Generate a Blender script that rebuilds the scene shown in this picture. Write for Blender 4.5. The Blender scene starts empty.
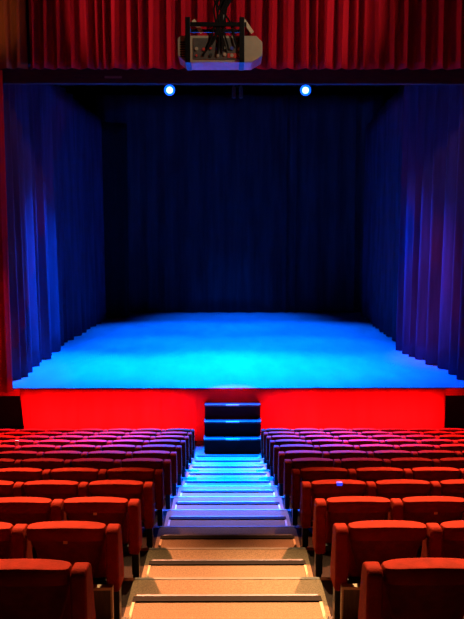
import bpy, bmesh, math, random
from mathutils import Vector, Matrix
random.seed(7)
S = bpy.context.scene
COL = S.collection
EYE = 4.287                       # camera height over the flat floor before the stage

# ------------------------------------------------------------------ materials
def mat(name, col, rough=0.7, metal=0.0, var=0.0, scale=20.0, bump=0.0, bscale=200.0,
        sheen=0.0, sheencol=(1, 1, 1), spec=0.5, emit=None, estr=0.0, col2=None, stretch=(1, 1, 1)):
    m = bpy.data.materials.new(name); m.use_nodes = True
    nt = m.node_tree; b = nt.nodes['Principled BSDF']
    b.inputs['Base Color'].default_value = (*col, 1)
    b.inputs['Roughness'].default_value = rough
    b.inputs['Metallic'].default_value = metal
    b.inputs['Specular IOR Level'].default_value = spec
    if sheen:
        b.inputs['Sheen Weight'].default_value = sheen
        b.inputs['Sheen Roughness'].default_value = 0.45
        b.inputs['Sheen Tint'].default_value = (*sheencol, 1)
    tc = nt.nodes.new('ShaderNodeTexCoord')
    mp = nt.nodes.new('ShaderNodeMapping'); mp.inputs['Scale'].default_value = stretch
    nt.links.new(tc.outputs['Object'], mp.inputs['Vector'])
    if var or col2:
        n = nt.nodes.new('ShaderNodeTexNoise'); n.inputs['Scale'].default_value = scale
        n.inputs['Detail'].default_value = 5
        nt.links.new(mp.outputs[0], n.inputs['Vector'])
        r = nt.nodes.new('ShaderNodeValToRGB')
        c2 = col2 or tuple(c * (1 - var) for c in col)
        r.color_ramp.elements[0].position = 0.38; r.color_ramp.elements[1].position = 0.62
        r.color_ramp.elements[0].color = (*c2, 1); r.color_ramp.elements[1].color = (*col, 1)
        nt.links.new(n.outputs['Fac'], r.inputs['Fac'])
        nt.links.new(r.outputs[0], b.inputs['Base Color'])
    if bump:
        n2 = nt.nodes.new('ShaderNodeTexNoise'); n2.inputs['Scale'].default_value = bscale
        nt.links.new(mp.outputs[0], n2.inputs['Vector'])
        bp = nt.nodes.new('ShaderNodeBump'); bp.inputs['Strength'].default_value = bump
        bp.inputs['Distance'].default_value = 0.01
        nt.links.new(n2.outputs['Fac'], bp.inputs['Height']); nt.links.new(bp.outputs[0], b.inputs['Normal'])
    if emit:
        b.inputs['Emission Color'].default_value = (*emit, 1); b.inputs['Emission Strength'].default_value = estr
    return m

M = dict(
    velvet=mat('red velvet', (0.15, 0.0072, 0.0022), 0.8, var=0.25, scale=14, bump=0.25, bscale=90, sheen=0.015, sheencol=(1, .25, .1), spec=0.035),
    velvet_shaded=mat('red velvet in shade', (0.10, 0.003, 0.003), 0.85, var=0.3, scale=18, bump=0.2, bscale=90, spec=0.15),  # same velvet, darkened to hold the shade on the seat rears
    blackmetal=mat('black metal', (0.012, 0.012, 0.014), 0.35, 0.6, var=.3, scale=30),
    rubber=mat('black rubber nosing', (0.005, 0.005, 0.006), 0.8, var=.3, scale=60, bump=.2, bscale=300, spec=.08),
    alu=mat('aluminium strip', (0.10, 0.10, 0.13), 0.45, 0.9, var=.15, scale=50),
    carpet=mat('tan carpet', (0.20, 0.15, 0.105), 0.95, scale=120, col2=(0.13, 0.098, 0.066), bump=.6, bscale=160, spec=.1),
    shadecarpet=mat('carpet in shade', (0.022, 0.014, 0.013), 0.95, scale=55, var=.4, bump=.5, bscale=160, spec=.1),  # carpet colour darkened: shade under the seats painted in, less bounce
    palewood=mat('pale wood edging', (0.36, 0.27, 0.16), 0.6, var=.25, scale=12, stretch=(1, 1, 8)),
    ply=mat('brown plywood', (0.06, 0.036, 0.014), 0.6, var=.35, scale=9, stretch=(6, 6, 1)),
    stagefloor=mat('grey stage vinyl', (0.50, 0.52, 0.55), 0.62, var=.14, scale=2.2, bump=.12, bscale=9, spec=.3, stretch=(1, .35, 1)),
    skirt=mat('red stage skirt', (0.62, 0.012, 0.016), 0.85, var=.22, scale=3, stretch=(1, 1, .15), spec=.15),
    valance=mat('crimson valance', (0.42, 0.006, 0.016), 0.85, var=.3, scale=5, stretch=(1, 1, .1), spec=.15, sheen=.15, sheencol=(1, .1, .1)),
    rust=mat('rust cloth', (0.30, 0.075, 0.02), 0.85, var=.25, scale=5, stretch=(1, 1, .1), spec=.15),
    bluedrape=mat('dark drape', (0.06, 0.04, 0.09), 0.9, var=.35, scale=5, stretch=(1, 1, .1), spec=.1),
    plumdrape=mat('plum drape', (0.10, 0.045, 0.09), 0.9, var=.35, scale=5, stretch=(1, 1, .1), spec=.1),
    backdrape=mat('black backcloth', (0.045, 0.045, 0.06), 0.95, var=.35, scale=4, stretch=(1, 1, .1), spec=.1),
    blackdrape=mat('black drape', (0.010, 0.010, 0.012), 0.95, var=.3, scale=6, spec=.1),
    blackpaint=mat('matt black paint', (0.012, 0.011, 0.012), 0.9, var=.3, scale=3, spec=.1),
    darkwall=mat('dark wall paint', (0.05, 0.03, 0.028), 0.85, var=.2, scale=4),
    lintel=mat('dark red beam', (0.06, 0.010, 0.008), 0.7, var=.4, scale=4, stretch=(1, 6, 6)),
    beige=mat('beige plastic', (0.42, 0.36, 0.27), 0.5, var=.12, scale=8),
    greyplastic=mat('grey plastic', (0.085, 0.075, 0.07), 0.5, var=.2, scale=20),
    dark=mat('black plastic', (0.015, 0.015, 0.017), 0.45, var=.2, scale=40),
    socketred=mat('red socket', (0.5, 0.03, 0.02), 0.5, var=.1),
    socketblue=mat('blue socket', (0.04, 0.06, 0.45), 0.5, var=.1),
    cream=mat('cream strap', (0.72, 0.58, 0.42), 0.6, var=.15, scale=30),
    brass=mat('brass plaque', (0.55, 0.38, 0.14), 0.4, 0.7, var=.2, scale=80),
    blueglint=mat('glowing blue glint', (0.01, 0.03, 0.3), 0.4, emit=(0.01, 0.05, 1.0), estr=1.1),  # emissive patch standing in for a blue glint on a seat top
    yellowtag=mat('yellow paper', (0.95, 0.72, 0.30), 0.7, var=.1),
    label=mat('pale plate', (0.22, 0.17, 0.14), 0.7, var=.15, scale=60),
    lensrim=mat('glowing blue lens', (0.02, 0.05, 0.3), 0.3, emit=(0.0, 0.09, 1.0), estr=2.6),
    lenscore=mat('hot lamp core', (0.5, 0.7, 0.9), 0.3, emit=(0.35, 0.85, 1.0), estr=4.0),
)

# ------------------------------------------------------------------ mesh helpers
class MB:
    def __init__(s): s.bm = bmesh.new()
    def box(s, x0, x1, y0, y1, z0, z1, bev=0.0, seg=2, rot=None):
        r = bmesh.ops.create_cube(s.bm, size=1)
        vs = r['verts']
        mt = Matrix.Translation(((x0+x1)/2, (y0+y1)/2, (z0+z1)/2))
        if rot: mt = mt @ rot
        bmesh.ops.transform(s.bm, matrix=mt @ Matrix.Diagonal((abs(x1-x0), abs(y1-y0), abs(z1-z0), 1)), verts=vs)
        if bev:
            es = list({e for v in vs for e in v.link_edges})
            bmesh.ops.bevel(s.bm, geom=es, offset=bev, segments=seg, profile=.5, affect='EDGES')
        return s
    def cyl(s, a, b, r1, r2=None, seg=16):
        a, b = Vector(a), Vector(b); d = b-a
        q = d.to_track_quat('Z', 'Y').to_matrix().to_4x4()
        r = bmesh.ops.create_cone(s.bm, cap_ends=True, segments=seg, radius1=r1, radius2=r1 if r2 is None else r2, depth=d.length)
        bmesh.ops.transform(s.bm, matrix=Matrix.Translation((a+b)/2) @ q, verts=r['verts'])
        return s
    def tube(s, pts, r, seg=8):
        for a, b in zip(pts[:-1], pts[1:]): s.cyl(a, b, r, seg=seg)
        return s
    def prism_x(s, prof, x0, x1, bev=0.0, seg=2):          # closed (y,z) profile swept along x
        a = [s.bm.verts.new((x0, y, z)) for y, z in prof]
        f = s.bm.faces.new(a)
        r = bmesh.ops.extrude_face_region(s.bm, geom=[f])
        nv = [e for e in r['geom'] if isinstance(e, bmesh.types.BMVert)]
        bmesh.ops.translate(s.bm, verts=nv, vec=(x1-x0, 0, 0))
        if bev:
            vs = set(a) | set(nv)
            es = [e for e in s.bm.edges if e.verts[0] in vs and e.verts[1] in vs]
            bmesh.ops.bevel(s.bm, geom=es, offset=bev, segments=seg, profile=.5, affect='EDGES')
        return s
    def loft(s, rings):
        vr = [[s.bm.verts.new(p) for p in r] for r in rings]
        n = len(vr[0])
        for A, B in zip(vr[:-1], vr[1:]):
            for i in range(n):
                s.bm.faces.new((A[i], A[(i+1) % n], B[(i+1) % n], B[i]))
        s.bm.faces.new(list(reversed(vr[0]))); s.bm.faces.new(vr[-1])
        return s
    def build(s, name, m, parent=None, smooth=True):
        bmesh.ops.recalc_face_normals(s.bm, faces=s.bm.faces)
        me = bpy.data.meshes.new(name); s.bm.to_mesh(me); s.bm.free()
        if smooth:
            me.polygons.foreach_set('use_smooth', [True]*len(me.polygons))
            me.set_sharp_from_angle(angle=math.radians(38))
        o = bpy.data.objects.new(name, me); me.materials.append(M[m]); COL.objects.link(o)
        o.parent = parent
        if smooth:
            wn = o.modifiers.new('face weighted shading', 'WEIGHTED_NORMAL'); wn.keep_sharp = True; wn.weight = 80
        return o

def tag(o, label, cat, group=None):
    o['label'] = label; o['category'] = cat
    if group: o['group'] = group
    return o
def struct(o):
    o['kind'] = 'structure'; return o
def empty(name, loc, label=None, cat=None, group=None):
    o = bpy.data.objects.new(name, None); o.empty_display_size = .1; COL.objects.link(o); o.location = loc
    if label: tag(o, label, cat, group)
    return o
def copy_tree(o, parent=None):
    c = o.copy(); COL.objects.link(c)
    if parent: c.parent = parent
    for ch in list(o.children): copy_tree(ch, c)
    return c

# ------------------------------------------------------------------ measures
ROWS = 12
PITCH = 0.55
T = 0.90
def rowD(k): return 3.07 + T*k                 # where the tops of the seat backs of a row stand
def edge(k): return 3.85 + T*k                 # where the platform of row k drops to the next
def plat(k): return EYE - (1.386 + .211*edge(k))
RISE = .211*T
STAGE_Y = 14.70
STAGE_Z = EYE - 3.143
XW = 7.0

# ------------------------------------------------------------------ room shell
m = MB()
for k in range(-6, ROWS):
    y0 = edge(k-1); y1 = edge(k) if k < ROWS-1 else 33.0
    m.box(-XW if k < ROWS-1 else -9, XW if k < ROWS-1 else 9, y0 if k < ROWS-1 else y0-.02, y1, -0.3, plat(k))
struct(m.build('floor', 'shadecarpet', smooth=False))
m = MB()
for k in range(-6, ROWS):
    y1 = edge(k) if k < ROWS-1 else STAGE_Y+.3
    m.box(-.66, .66, edge(k-1), y1+.004, -.0 if k == ROWS-1 else plat(k)-.17, plat(k)+.004)
struct(m.build('floor_aisle', 'carpet', smooth=False))
ZC = EYE + 5.8
struct(MB().box(-XW, XW, -2.6, 14.9, ZC, ZC+.2).build('ceiling', 'blackpaint'))
struct(MB().box(-XW-.2, -XW, -2.6, 14.9, -.3, ZC+.2).build('wall_left', 'darkwall'))
struct(MB().box(XW, XW+.2, -2.6, 14.9, -.3, ZC+.2).build('wall_right', 'darkwall'))
struct(MB().box(-XW-.2, XW+.2, -2.8, -2.6, -.3, ZC+.2).build('wall_back', 'darkwall'))
# proscenium wall: two piers standing on the stage and the wall above the opening
m = MB()
m.box(-9, -4.88, 14.95, 15.2, STAGE_Z, ZC+.2)
m.box(5.35, 9, 14.95, 15.2, STAGE_Z, ZC+.2)
m.box(-4.88, 5.35, 14.95, 15.2, EYE+3.62, ZC+.2)
struct(m.build('wall_front', 'blackpaint'))
# stage house
struct(MB().box(-9, 9, STAGE_Y+.02, 33, STAGE_Z-.12, STAGE_Z).build('floor_stage', 'stagefloor'))
struct(MB().box(-9.2, -9, 14.9, 33, -.3, EYE+9).build('wall_stage_left', 'blackpaint'))
struct(MB().box(9, 9.2, 14.9, 33, -.3, EYE+9).build('wall_stage_right', 'blackpaint'))
struct(MB().box(-9.2, 9.2, 33, 33.2, -.3, EYE+9).build('wall_stage_back', 'blackpaint'))
struct(MB().box(-9.2, 9.2, 14.9, 33.2, EYE+9, EYE+9.2).build('ceiling_stage', 'blackpaint'))
# stage front: red fascia board along the whole edge, black void beneath at both ends
struct(MB().box(-XW, XW, STAGE_Y-.03, STAGE_Y+.02, STAGE_Z-.16, STAGE_Z+.002, .006).build('trim_1', 'skirt'))
struct(MB().box(-9, 9, 15.9, 16.0, 0, STAGE_Z-.12).build('wall_understage', 'blackpaint'))

# ------------------------------------------------------------------ platform edge strips under the seats
n = 2
for k in range(0, ROWS-1):
    for sx in (-1, 1):
        a, b = sorted((sx*.66, sx*min(XW, .36*edge(k)+.9)))
        struct(MB().box(a, b, edge(k)-.035, edge(k)+.006, plat(k)-.03, plat(k)+.006, .002).build('trim_%d' % n, 'palewood')); n += 1

for k in range(0, ROWS-1):
    struct(MB().box(-.66, .66, edge(k)-.024, edge(k)+.006, plat(k)-.03, plat(k)+.008, .002).build('trim_%d' % n, 'greyplastic')); n += 1

# ------------------------------------------------------------------ aisle steps
ORD = ['', 'first', 'second', 'third', 'fourth', 'fifth', 'sixth', 'seventh', 'eighth', 'ninth', 'tenth', 'eleventh', 'twelfth']
BX = .605
def make_step():
    r = empty('aisle_step', (0, 0, 0))
    h = RISE/2
    MB().box(-BX+.02, BX-.02, .008, .39, .001, h-.004).build('body', 'carpet', r)
    MB().box(-BX, BX, .39, .455, .001, h+.006, .004).build('nosing', 'rubber', r)['label'] = 'black rubber nosing'
    for sx in (-1, 1):
        a, b = sorted((sx*(BX-.02), sx*BX))
        MB().box(a, b, .008, .39, .001, h+.001, .003).build('side_trim', 'palewood', r)['label'] = 'pale wooden side edging'
    MB().box(-BX+.02, BX-.02, .455, .475, .05, h+.006, .002).build('metal_strip', 'alu', r)['label'] = 'thin metal strip'
    return r
proto = make_step()
for k in range(1, ROWS):
    o = proto if k == 1 else copy_tree(proto)
    o.location = (0, edge(k-1)+.007, plat(k)+.004)
    if k == 1: d = 'tan carpeted half step with black nosing, nearest the camera in the aisle'
    elif k == ROWS-1: d = 'blue-lit carpeted half step lowest in the aisle, before the black stage steps'
    else:
        look = 'tan carpeted' if k < 4 else ('purple-lit carpeted' if k < 6 else 'blue-lit carpeted')
        d = '%s half step, %s down the aisle from the camera' % (look, ORD[k])
    tag(o, d, 'step', 'carpeted half steps down the aisle')

# ------------------------------------------------------------------ seats
def ring(w, yc, t, z, n=28, p=3.2, crown=0.0):
    out = []
    for i in range(n):
        a = 2*math.pi*i/n
        c, s_ = math.cos(a), math.sin(a)
        x = w*math.copysign(abs(c)**(2/p), c); y = t*math.copysign(abs(s_)**(2/p), s_)
        out.append((x, yc+y, z - crown*(x/w)**2*0.5))
    return out
SEATH = .725
def make_seat(side):
    """side=+1: aisle to the right of the seat.  x=0 is the aisle end of the wing; the seat extends away from it."""
    r = empty('theatre_seat', (0, 0, 0))
    cx = -side*(.082 + .466/2)
    sh = lambda rs: [[(x+cx, y, z) for x, y, z in q] for q in rs]
    # upholstered back: narrow below, wide padded roll on top
    z = lambda h: h*SEATH
    R = []
    for h, w, yc, t in ((.44, .120, .215, .030), (.50, .142, .205, .040), (.60, .168, .180, .045), (.72, .196, .150, .047),
                        (.82, .216, .122, .048), (.872, .224, .108, .049)):
        R.append(ring(w, yc, t, z(h), crown=.0))
    MB().loft(sh(R)).build('back_panel', 'velvet_shaded', r)['label'] = 'tapered red back panel, darkened as shade'
    R = []
    for h, w, yc, t, c in ((.868, .222, .104, .050, 0), (.874, .229, .098, .060, 0.004), (.90, .2325, .090, .066, .010), (.935, .2325, .0855, .066, .014), (.955, .2325, .083, .066, .016),
                           (.980, .231, .080, .062, .020), (.995, .227, .078, .053, .022), (1.0, .215, .077, .038, .022)):
        R.append(ring(w, yc, t, z(h), crown=c, p=4))
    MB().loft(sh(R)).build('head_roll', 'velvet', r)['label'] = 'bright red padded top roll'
    # front cushion of the backrest
    R = []
    for h, w, yc, t in ((.42, .19, .27, .030), (.45, .205, .265, .045), (.65, .212, .215, .05), (.85, .215, .160, .045), (.90, .21, .15, .02)):
        R.append(ring(w, yc, t, z(h), p=4))
    MB().loft(sh(R)).build('back_cushion', 'velvet', r)
    # tipped-up seat pan
    MB().box(cx-.205, cx+.205, .335, .43, .24, .47, .03, 3).build('seat_cushion', 'velvet', r)
    # velvet wing between the seats, running down into the armrest
    x0, x1 = sorted((-side*.002, -side*.078))
    prof = [(.015, .60*SEATH), (.03, .45*SEATH), (.10, .44*SEATH), (.22, .44*SEATH), (.225, .56*SEATH), (.21, .62*SEATH), (.18, .80*SEATH),
            (.145, .955*SEATH), (.11, .985*SEATH), (.04, .985*SEATH), (.012, .95*SEATH)]
    MB().prism_x(prof, x0, x1, .014, 3).build('wing', 'velvet', r)
    ax = -side*.055
    MB().box(ax-.022, ax+.022, .20, .36, .50*SEATH-.035, .50*SEATH+.005, .012, 2).build('armrest', 'velvet', r)
    # black standard under the wing
    xm = (x0+x1)/2
    lg = MB().box(xm-.022, xm+.022, .12, .20, .012, .34, .006).box(xm-.012, xm+.012, .20, .34, .26, .33, .004)
    lg.box(xm-.026, xm+.026, .10, .13, .14, .30, .004)
    lg = lg.build('leg', 'blackmetal', r)
    MB().box(xm-.034, xm+.034, .075, .32, .0, .014, .004).cyl((xm, .10, .012), (xm, .10, .022), .010, seg=8).cyl((xm, .27, .012), (xm, .27, .022), .010, seg=8).build('foot_plate', 'blackmetal', lg)
    # rail that carries the shell
    MB().box(cx-.22, cx+.22, .20, .245, .27, .315, .006).build('seat_rail', 'blackmetal', r)
    return r
def plaque(seat, side, kind):
    cx = -side*(.082 + .466/2)
    if kind == 'brass':
        MB().box(cx-.012, cx+.012, .034, .044, .855*SEATH, .885*SEATH, .002).build('number_plaque', 'brass', seat)['label'] = 'small brass number plaque'
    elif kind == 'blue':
        MB().box(cx-.024, cx+.024, .010, .05, .975*SEATH, 1.012*SEATH, .004).build('blue_glint', 'blueglint', seat)['label'] = 'small glowing patch as a blue glint'
    else:
        MB().box(cx-.03, cx+.03, .012, .024, .89*SEATH, 1.02*SEATH, .002).build('paper_tag', 'yellowtag', seat)['label'] = 'pale yellow paper tag'
protos = {1: make_seat(1), -1: make_seat(-1)}
used = {1: False, -1: False}
XE = .631
for k in range(ROWS):
    for side, block in ((1, 'left'), (-1, 'right')):     # side=1: block left of the aisle
        lim = .333*rowD(k) if side == 1 else .331*rowD(k)
        nseat = max(1, math.ceil((lim-XE-.02)/PITCH)) + 1
        for i in range(nseat):
            o = copy_tree(protos[side])
            o.location = (-side*(XE + i*PITCH), rowD(k)-.065, plat(k))
            row = 'row nearest the camera' if k == 0 else ('front row by the stage' if k == ROWS-1 else '%s row from the camera' % ORD[k+1])
            st = 'aisle-end seat' if i == 0 else '%s seat from the aisle' % ORD[i+1]
            extra = ''
            if side == -1 and k == 3 and i == 0: plaque(o, side, 'blue'); extra = ' with small blue glint'
            elif side == 1 and k == 8 and i == 4: plaque(o, side, 'yellow'); extra = ' with yellow tag'
            elif (side, k, i) in ((1, 1, 0), (-1, 2, 1), (1, 2, 0), (-1, 1, 1)): plaque(o, side, 'brass'); extra = ' with brass plaque'
            if extra: st = 'aisle-end seat' if i == 0 else 'seat'
            tag(o, 'red velvet %s%s, %s, %s block' % (st, extra, row, block), 'seat', 'red velvet seats of the stalls')
for p in protos.values():
    for c in list(p.children):
        for g in list(c.children): bpy.data.objects.remove(g)
        bpy.data.objects.remove(c)
    bpy.data.objects.remove(p)

# plywood boxes at the foot of the second row's end seats
for side, block in ((1, 'left'), (-1, 'right')):
    r = empty('plinth_box', (-side*.825, 3.90, plat(1)), 'brown plywood box with pale edging below the %s end seat, second row' % block, 'box', 'plywood boxes by the aisle')
    h = .39
    MB().box(-.15, .15, -.02, .01, .002, h-.02, .003).build('body', 'ply', r)
    MB().box(-.162, .162, -.03, .01, h-.02, h, .003).build('top_edging', 'palewood', r)['label'] = 'pale wooden top edging'
    a, b = sorted((side*.15, side*.162))
    MB().box(a, b, -.03, .01, .002, h-.02, .002).build('side_edging', 'palewood', r)['label'] = 'pale wooden side edging'

# ------------------------------------------------------------------ drapery
def drape(name, path, z0, z1, mname, amp, pitch, seed, parent=None, flare=.5, sharp=1.0, nz=14, hem=.0, thick=.014, rag=0.0):
    """pleated cloth hung along a path of (x, y) points"""
    rnd = random.Random(seed)
    P = [Vector((a, b)) for a, b in path]
    L = [0]
    for a, b in zip(P[:-1], P[1:]): L.append(L[-1]+(b-a).length)
    tot = L[-1]
    def at(s):
        for i in range(len(P)-1):
            if s <= L[i+1] or i == len(P)-2:
                t = (s-L[i])/max(1e-6, L[i+1]-L[i]); d = (P[i+1]-P[i]).normalized()
                return P[i]+(P[i+1]-P[i])*t, Vector((-d.y, d.x))
    nf = max(1, round(tot/pitch)); folds = []
    s = 0; ws = [rnd.uniform(.5, 1.6) for _ in range(nf)]; sw = sum(ws)
    bm = bmesh.new(); cols = []
    for f in range(nf):
        w = ws[f]/sw*tot; am = amp*rnd.uniform(.65, 1.25); dr = rnd.uniform(-.25, .25)*w
        ns = 12
        for j in range(ns):
            u = j/ns
            cols.append((s+u*w, am, math.sin(2*math.pi*u), 1-2*abs(math.sin(math.pi*u)), dr, math.sin(math.pi*u)))
        s += w
    cols.append((tot, amp, 0, 1, 0, 0))
    grid = []
    for (ss, am, sn, cs, dr, hump) in cols:
        c = []
        for iz in range(nz+1):
            v = iz/nz
            g = (1-flare) + flare*(1-v)
            sp = ss + dr*(1-v)*hump*.6 + sn*sharp*.10*pitch
            sp = min(max(sp, 0), tot)
            p, nrm = at(sp)
            q = p + nrm*am*g*(cs)
            zz = z0+(z1-z0)*v
            if iz == 0: zz += hem*(1+cs)*.5 + rag*math.sin(ss*3.1+seed)
            c.append(bm.verts.new((q.x, q.y, zz)))
        grid.append(c)
    for A, B in zip(grid[:-1], grid[1:]):
        for i in range(nz): bm.faces.new((A[i], B[i], B[i+1], A[i+1]))
    bmesh.ops.recalc_face_normals(bm, faces=bm.faces)
    me = bpy.data.meshes.new(name); bm.to_mesh(me); bm.free()
    me.polygons.foreach_set('use_smooth', [True]*len(me.polygons))
    o = bpy.data.objects.new(name, me); me.materials.append(M[mname]); COL.objects.link(o); o.parent = parent
    md = o.modifiers.new('thickness', 'SOLIDIFY'); md.thickness = thick; md.offset = 0
    return o

# red house curtain and valance
VB = EYE + 3.43
tag(drape('valance', [(-3.98, 14.50), (6.95, 14.50)], VB, ZC-.02, 'valance', .085, .27, 3, flare=.25, sharp=1.6), 'pleated crimson valance across the top of the stage opening', 'curtain')
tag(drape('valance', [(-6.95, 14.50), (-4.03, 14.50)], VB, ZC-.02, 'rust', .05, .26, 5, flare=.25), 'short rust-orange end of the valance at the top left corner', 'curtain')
tag(drape('house_curtain', [(-6.9, 14.53), (-4.55, 14.53)], STAGE_Z-.05, VB-.02, 'valance', .06, .22, 8, flare=.3), 'gathered red house curtain hanging left of the stage opening', 'curtain')
# stage skirt under the fascia
sk = drape('stage_skirt', [(-4.42, 14.64), (4.64, 14.64)], .012, STAGE_Z+.004, 'skirt', .012, .28, 21, flare=.4, nz=6)
for v in sk.data.vertices:
    if v.co.x < -4.25: v.co.x += .09*(1-v.co.z/STAGE_Z)
tag(sk, 'bright red cloth skirt covering the front of the stage', 'skirt')

# side drapes on the stage
zt = EYE + 4.6
tag(drape('stage_drape', [(-4.83, 15.35), (-4.98, 18.0), (-4.95, 20.0)], STAGE_Z+.01, zt, 'bluedrape', .25, .56, 31, flare=.45, hem=.0), 'blue-lit pleated drape at the front of the left stage side', 'curtain', )
tag(drape('stage_drape', [(-5.08, 20.3), (-5.0, 24.0), (-4.9, 27.6)], STAGE_Z+.01, zt, 'bluedrape', .16, .75, 37, flare=.45), 'dim blue drape behind the front drape on the left stage side', 'curtain')
tag(drape('stage_drape', [(-5.0, 27.9), (-4.0, 28.5)], STAGE_Z+.01, zt, 'blackdrape', .08, .5, 41, flare=.3), 'narrow black drape in the far left corner of the stage', 'curtain')
tag(drape('stage_drape', [(4.92, 19.9), (5.35, 17.0), (5.45, 15.3)], STAGE_Z+.01, zt, 'bluedrape', .23, .56, 43, flare=.45), 'purple and blue pleated drape at the front of the right stage side', 'curtain')
tag(drape('stage_drape', [(5.7, 29.3), (5.4, 25.0), (5.2, 20.4)], STAGE_Z+.01, zt, 'plumdrape', .13, .7, 47, flare=.45), 'dark plum drape behind the front drape on the right stage side', 'curtain')
tag(drape('backcloth', [(-5.6, 30.3), (6.6, 30.3)], STAGE_Z+.01, zt+1.5, 'backdrape', .12, .8, 53, flare=.3), 'nearly black navy backcloth across the rear of the stage', 'curtain')
tag(drape('border_cloth', [(-4.45, 18.4), (4.45, 18.4)], EYE+3.93, EYE+8.97, 'blackdrape', .06, .5, 59, flare=.2), 'black border cloth above the two blue spotlights', 'curtain')

# dark beam just behind the valance, with a little pale plate
bmn = MB().box(-4.86, 5.33, 15.24, 15.36, EYE+3.30, EYE+3.75, .01).build('trim_%d' % n, 'lintel'); struct(bmn)
r = tag(MB().box(-2.60, -2.24, 15.215, 15.24, EYE+3.405, EYE+3.45, .004).build('name_plate', 'label'), 'small pale plate on the dark beam, left of the projector', 'plate')

# ------------------------------------------------------------------ lighting bar, lamps
YB = 17.0
ZB = EYE + .2078*YB
bar = empty('lighting_bar', (0, YB+.1, ZB+.34), 'thin black lighting bar carrying the two blue spotlights', 'bar')
MB().cyl((-4.3, 0, 0), (4.4, 0, 0), .03, seg=14).build('pipe', 'blackmetal', bar)
for x in (-3.5, 0.3, 3.8): MB().cyl((x, 0, .03), (x, 0, 4.4), .006, seg=6).build('hanger', 'blackmetal', bar)
def aimed(loc, tgt):
    return (Vector(tgt)-Vector(loc)).to_track_quat('-Z', 'Y').to_euler()
def spotlight(x, label):
    r = empty('stage_spotlight', (x, YB, ZB), label, 'spotlight', 'blue spotlights on the bar')
    d = (Vector((0, 6.0, EYE-.6))-Vector((x, YB, ZB))).normalized()       # tilted towards the stalls
    def P(a): return d*a
    MB().cyl(P(-.26), P(-.10), .09, .125, seg=24).cyl(P(-.10), P(.02), .125, .13, seg=24).cyl(P(-.31), P(-.25), .055, .09, seg=20).build('body', 'blackmetal', r)
    ln = MB().cyl(P(.02), P(.028), .126, .122, seg=28).build('lens', 'lensrim', r); ln['label'] = 'glowing blue lens'
    MB().cyl(P(.028), P(.036), .075, .05, seg=24).build('lamp_core', 'lenscore', ln)['label'] = 'white-hot core of the lamp'
    y = MB()
    for sx in (-1, 1): y.box(sx*.145-.005, sx*.145+.005, -.02+.1, .02+.1, -.03, .24, .002)
    y.box(-.15, .15, .08, .12, .235, .247, .002); y.cyl((0, .1, .245), (0, .1, .296), .014, seg=10)
    y.build('yoke', 'blackmetal', r)
    MB().box(-.04, .04, .06, .14, .296, .3085, .003).build('clamp', 'blackmetal', r)
    return r
SP = [(-.0808*YB, 'glowing blue spotlight left of the projector, under the valance'), (.1086*YB, 'glowing blue spotlight right of the projector, under the valance')]
for x, lab in SP: spotlight(x, lab)
tw = empty('twin_lamp', (.0135*YB, YB, ZB-.02), 'small unlit twin lamp hanging between the two spotlights', 'lamp')
for sx in (-1, 1):
    b = MB().cyl((sx*.085, 0, -.15), (sx*.085, 0, .06), .05, .045, seg=16).cyl((sx*.085, 0, .06), (sx*.085, 0, .12), .045, .02, seg=16).build('can', 'greyplastic', tw)
    MB().cyl((sx*.085, 0, -.165), (sx*.085, 0, -.15), .045, seg=16).build('lens', 'alu', b)
MB().box(-.12, .12, .06, .08, .10, .125, .003).cyl((0, .07, .11), (0, .1, .3285), .012, seg=10).build('bracket', 'blackmetal', tw)

# ------------------------------------------------------------------ projector hung from the ceiling
PY = 8.0
def pz(y):                    # height at the projector's distance for a picture row
    v = (309.5-y)/700; p = math.atan(69.5/700)
    return EYE + PY*(-math.sin(p)+v*math.cos(p))/(math.cos(p)+v*math.sin(p))
def px(x): return PY*((x-232)/700+.0057)
PC = (px(221), PY, pz(49))
pr = empty('projector', PC, 'beige ceiling projector in a black bracket, hanging before the valance', 'projector')
W = .47; H0 = .145
body = MB()
prof = [(-W, -H0+.07), (-W+.09, -H0), (W-.12, -H0), (W, -H0+.07), (W, H0-.07), (W-.07, H0), (-W+.03, H0), (-W, H0-.03)]
bm = body.bm
vs = [bm.verts.new((x, 0, z)) for x, z in prof]; f = bm.faces.new(vs)
rr = bmesh.ops.extrude_face_region(bm, geom=[f]); nv = [e for e in rr['geom'] if isinstance(e, bmesh.types.BMVert)]
bmesh.ops.translate(bm, verts=nv, vec=(0, .36, 0))
bmesh.ops.bevel(bm, geom=list(bm.edges), offset=.012, segments=2, profile=.5, affect='EDGES')
body = body.build('case', 'beige', pr)
MB().box(-.30, .27, -.012, .004, -.115, .115, .004).build('socket_panel', 'greyplastic', body)['label'] = 'dark grey rear socket panel'
rnd = random.Random(4)
for i in range(14):
    x = -.26+(i % 7)*.078; zz = -.07+(i//7)*.07 + rnd.uniform(-.01, .01)
    MB().cyl((x, -.03, zz), (x, -.012, zz), rnd.uniform(.012, .02), seg=12).build('socket', rnd.choice(['dark', 'dark', 'beige', 'socketred', 'socketblue']), body)
MB().box(.08, .24, -.022, -.012, -.10, -.05, .003).build('warning_label', 'socketred', body)['label'] = 'reddish label plate'
g = MB()
for i in range(7): g.box(-.445, -.33, -.006, .004, -.09+i*.026, -.078+i*.026)
g.build('vent', 'dark', body)
MB().cyl((.12, .355, 0), (.12, .47, 0), .10, .085, seg=28).build('lens', 'dark', body)
br = MB()
xa, xb = px(190)-PC[0], px(242)-PC[0]
zt_, zm, zb_ = pz(19)-PC[2], pz(26)-PC[2], pz(63)-PC[2]
for x in (xa, xb):
    br.box(x-.028, x+.028, -.075, -.04, zb_, zt_, .004)
    br.box(x-.028, x+.028, -.075, .30, zb_-.012, zb_+.012, .003)
    br.box(x-.02, x+.02, -.06, .33, zt_-.05, zt_-.02, .003)
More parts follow.
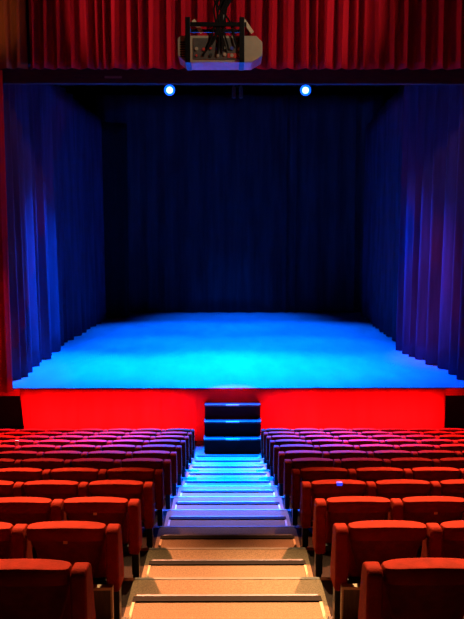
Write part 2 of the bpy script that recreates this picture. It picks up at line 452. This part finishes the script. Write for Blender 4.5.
br.box(xa, xb+.05, -.07, -.045, zm-.022, zm+.022, .003)
br.box(xa, xb, .30, .33, zt_-.055, zt_-.02, .003)
br.build('bracket', 'blackmetal', pr)['label'] = 'black steel bracket'
for x, dx in ((xa+.05, .11), (xb+.02, .10)):
    MB().box(-.02, .02, -.006, .006, -.085, .085, .004).build('strap', 'cream', pr)
    s_ = pr.children[-1]; s_['label'] = 'cream diagonal strap'
    s_.location = (x+dx/2, .02, pz(26)-PC[2]); s_.rotation_euler = (0, math.radians(-36), 0)
MB().cyl((.03, .12, zt_-.04), (.03, .12, ZC-PC[2]), .035, seg=16).cyl((.03, .12, ZC-PC[2]-.03), (.03, .12, ZC-PC[2]), .11, seg=24).build('pole', 'blackmetal', pr)
cb = MB()
for j in range(9):
    pts = []; ph = rnd.uniform(0, 6); am = rnd.uniform(.05, .12); ex = rnd.uniform(-.22, .2); ez = rnd.uniform(-.07, .06)
    for i in range(13):
        t = i/12
        x = .03+am*math.sin(ph+t*5)*(1-t) + (ex-.03)*t**2; zz = (zt_+.28)*(1-t)+ez*t; yy = .06-.11*t-.03*math.sin(t*3.1)
        pts.append((x, yy, zz))
    cb.tube(pts, .011, 7)
cb.build('cable', 'blackpaint', pr)

# ------------------------------------------------------------------ black steps up to the stage
sx0, sx1 = -.475, .66
XS = ((204-232)/700+.0057)*13.9, ((262-232)/700+.0057)*13.9
xs0, xs1 = XS
su = empty('stage_steps', ((xs0+xs1)/2, 13.80, 0), 'black three-step stair unit before the red stage skirt', 'stairs')
hw = (xs1-xs0)/2
for i in range(3):
    z1 = .286*(i+1); y0 = .28*i
    MB().box(-hw, hw, y0+.02, .80, z1-.286+.002 if i else .002, z1-.035).build('riser', 'blackpaint', su)
    td = MB().box(-hw-.012, hw+.012, y0, y0+.30 if i < 2 else .80, z1-.035, z1, .006).build('tread', 'dark', su)
    MB().box(-hw, hw, y0-.006, y0+.05, z1-.03, z1+.004, .003).build('nosing', 'greyplastic', td)['label'] = 'grey nosing'
    MB().box(-.14, .14, y0-.012, y0+.02, z1-.022, z1+.008, .002).build('grip_strip', 'cream', td)['label'] = 'pale grip strip'

# ------------------------------------------------------------------ lights
def spot(name, loc, tgt, e, col, size, blend=.6, rad=.1):
    l = bpy.data.lights.new(name, 'SPOT'); l.energy = e; l.color = col; l.spot_size = math.radians(size); l.spot_blend = blend
    l.shadow_soft_size = rad
    o = bpy.data.objects.new(name, l); COL.objects.link(o); o.location = loc; o.rotation_euler = aimed(loc, tgt)
    return o
def area(name, loc, tgt, e, col, sx, sy, spread=180):
    l = bpy.data.lights.new(name, 'AREA'); l.shape = 'RECTANGLE'; l.size = sx; l.size_y = sy; l.spread = math.radians(spread); l.energy = e; l.color = col
    o = bpy.data.objects.new(name, l); COL.objects.link(o); o.location = loc; o.rotation_euler = aimed(loc, tgt)
    return o
BLUE = (0.0, 0.15, 1.0)
for i, (x, _) in enumerate(SP):
    spot('blue_spot', (x, YB-.16, ZB-.10), (x*.1, 11.3, 0.6), 160000, (0, .085, 1), 44, 1, .10)
# blue wash over the stage from the bars hidden above the border cloth
for x, y, tx, ty, e in ((-1.6, 18.8, -.9, 16.5, 13500), (1.6, 18.8, 1.0, 16.5, 13500), (-2, 22, -1.8, 19.6, 10000), (2.2, 22, 2.1, 19.6, 10000), (-1.8, 25.4, -1.8, 23.8, 7000), (2.2, 25.4, 2.3, 23.8, 7000), (.3, 27.5, .3, 27.6, 4000)):
    spot('blue_wash', (x, y, EYE+4.2), (tx, ty, STAGE_Z), e, BLUE if y < 20 else (0, .10, 1), 62, 1, .12)
spot('drape_fill', (0.8, 21.3, EYE+4.6), (-4.9, 17.0, STAGE_Z+.8), 42000, (0, .085, 1), 40, 1, .04)  # added blue spots bringing out the drape folds, no fixtures
spot('drape_fill', (-0.6, 21.3, EYE+4.6), (5.2, 17.4, STAGE_Z+.9), 27000, (0, .05, 1), 40, 1, .04)
# warm house lamps over the stalls
WARM = (1.0, .62, .26)
spot('aisle_spot', (0, 8.6, EYE+4.4), (0, 3.5, 1.7), 9500, WARM, 32, .8, .08)
spot('aisle_spot', (0, 11.6, EYE+4.8), (0, 7.9, 1.0), 4500, (1, .58, .46), 24, .9, .08)  # extra pinkish spot, added to redden the middle steps
for x in (-1, 1):
    spot('house_lamp', (x*3.4, 11.2, EYE+5.3), (x*2.2, 4.1, 1.6), 34000, (1, .32, .12), 33, .9, .10)
    spot('house_lamp', (x*3.9, 13.7, EYE+5.3), (x*3.3, 8.6, 1.0), 20000, (1, .20, .12), 36, .9, .10)
    spot('front_row_fill', (x*3.5, 14.0, EYE+5.3), (x*3.3, 11.3, .7), 32000, (1, .06, .10), 40, .9, .10)  # added red fill for the front seat tops, no fixture
# red uplights on the floor behind the front row, washing the stage skirt
for xa_, xb_ in ((-4.3, -.9), (1.0, 4.5)):
    area('skirt_uplight', ((xa_+xb_)/2, 13.60, .22), ((xa_+xb_)/2, 14.7, .54), 85, (1, .03, .035), xb_-xa_, .06, 82)
spot('skirt_fill', (.1, 10.0, EYE+4.6), (.1, 14.64, STAGE_Z-.42), 1600, (1, .05, .06), 8.5, .9, .03)  # added narrow red spot filling the skirt above the stair unit
for x in (-1, 1):
    spot('valance_fill', (x*6.4, 11.6, EYE+4.6), (-x*1.5, 14.5, EYE+4.7), 780, (1, .4, .4), 50, .7, .06)  # unseen side spots, added so the pleat creases go dark
spot('corner_fill', (-5.4, 12.2, EYE+3.9), (-4.9, 14.5, EYE+4.4), 60, (1, .6, .3), 46, .8, .1)  # small warm spot put in to light the rust end
spot('curtain_fill', (-2.0, 9.5, EYE+4.6), (-4.75, 14.5, STAGE_Z+1.6), 700, (1, .2, .2), 11, 1, .1)  # added red spot brightening the house curtain
spot('wing_fill', (-3.0, 11.0, EYE+4.7), (5.2, 17.6, STAGE_Z+1.8), 2600, (1, .10, .2), 20, 1, .1)  # added dim red spot tinting the right front drape
spot('projector_fill', (3.2, 3.5, EYE+4.6), PC, 520, (1, .75, .5), 18, .6, .08)  # warm spot added to brighten the projector case from behind

# ------------------------------------------------------------------ world, camera, view
w = bpy.data.worlds.new('dark'); S.world = w; w.use_nodes = True
w.node_tree.nodes['Background'].inputs[0].default_value = (.004, .002, .005, 1)
w.node_tree.nodes['Background'].inputs[1].default_value = 1.0
c = bpy.data.cameras.new('camera'); cam = bpy.data.objects.new('camera', c); COL.objects.link(cam)
c.sensor_fit = 'HORIZONTAL'; c.sensor_width = 36; c.lens = 36*700/464; c.clip_start = .05; c.clip_end = 200
pitch = math.atan(69.5/700)
cam.location = (.006, 0, EYE); cam.rotation_euler = (math.pi/2-pitch, 0, -.0057)
S.camera = cam
S.view_settings.view_transform = 'Standard'; S.view_settings.look = 'None'
S.view_settings.exposure = 0; S.view_settings.gamma = 1; S.view_settings.use_curve_mapping = False
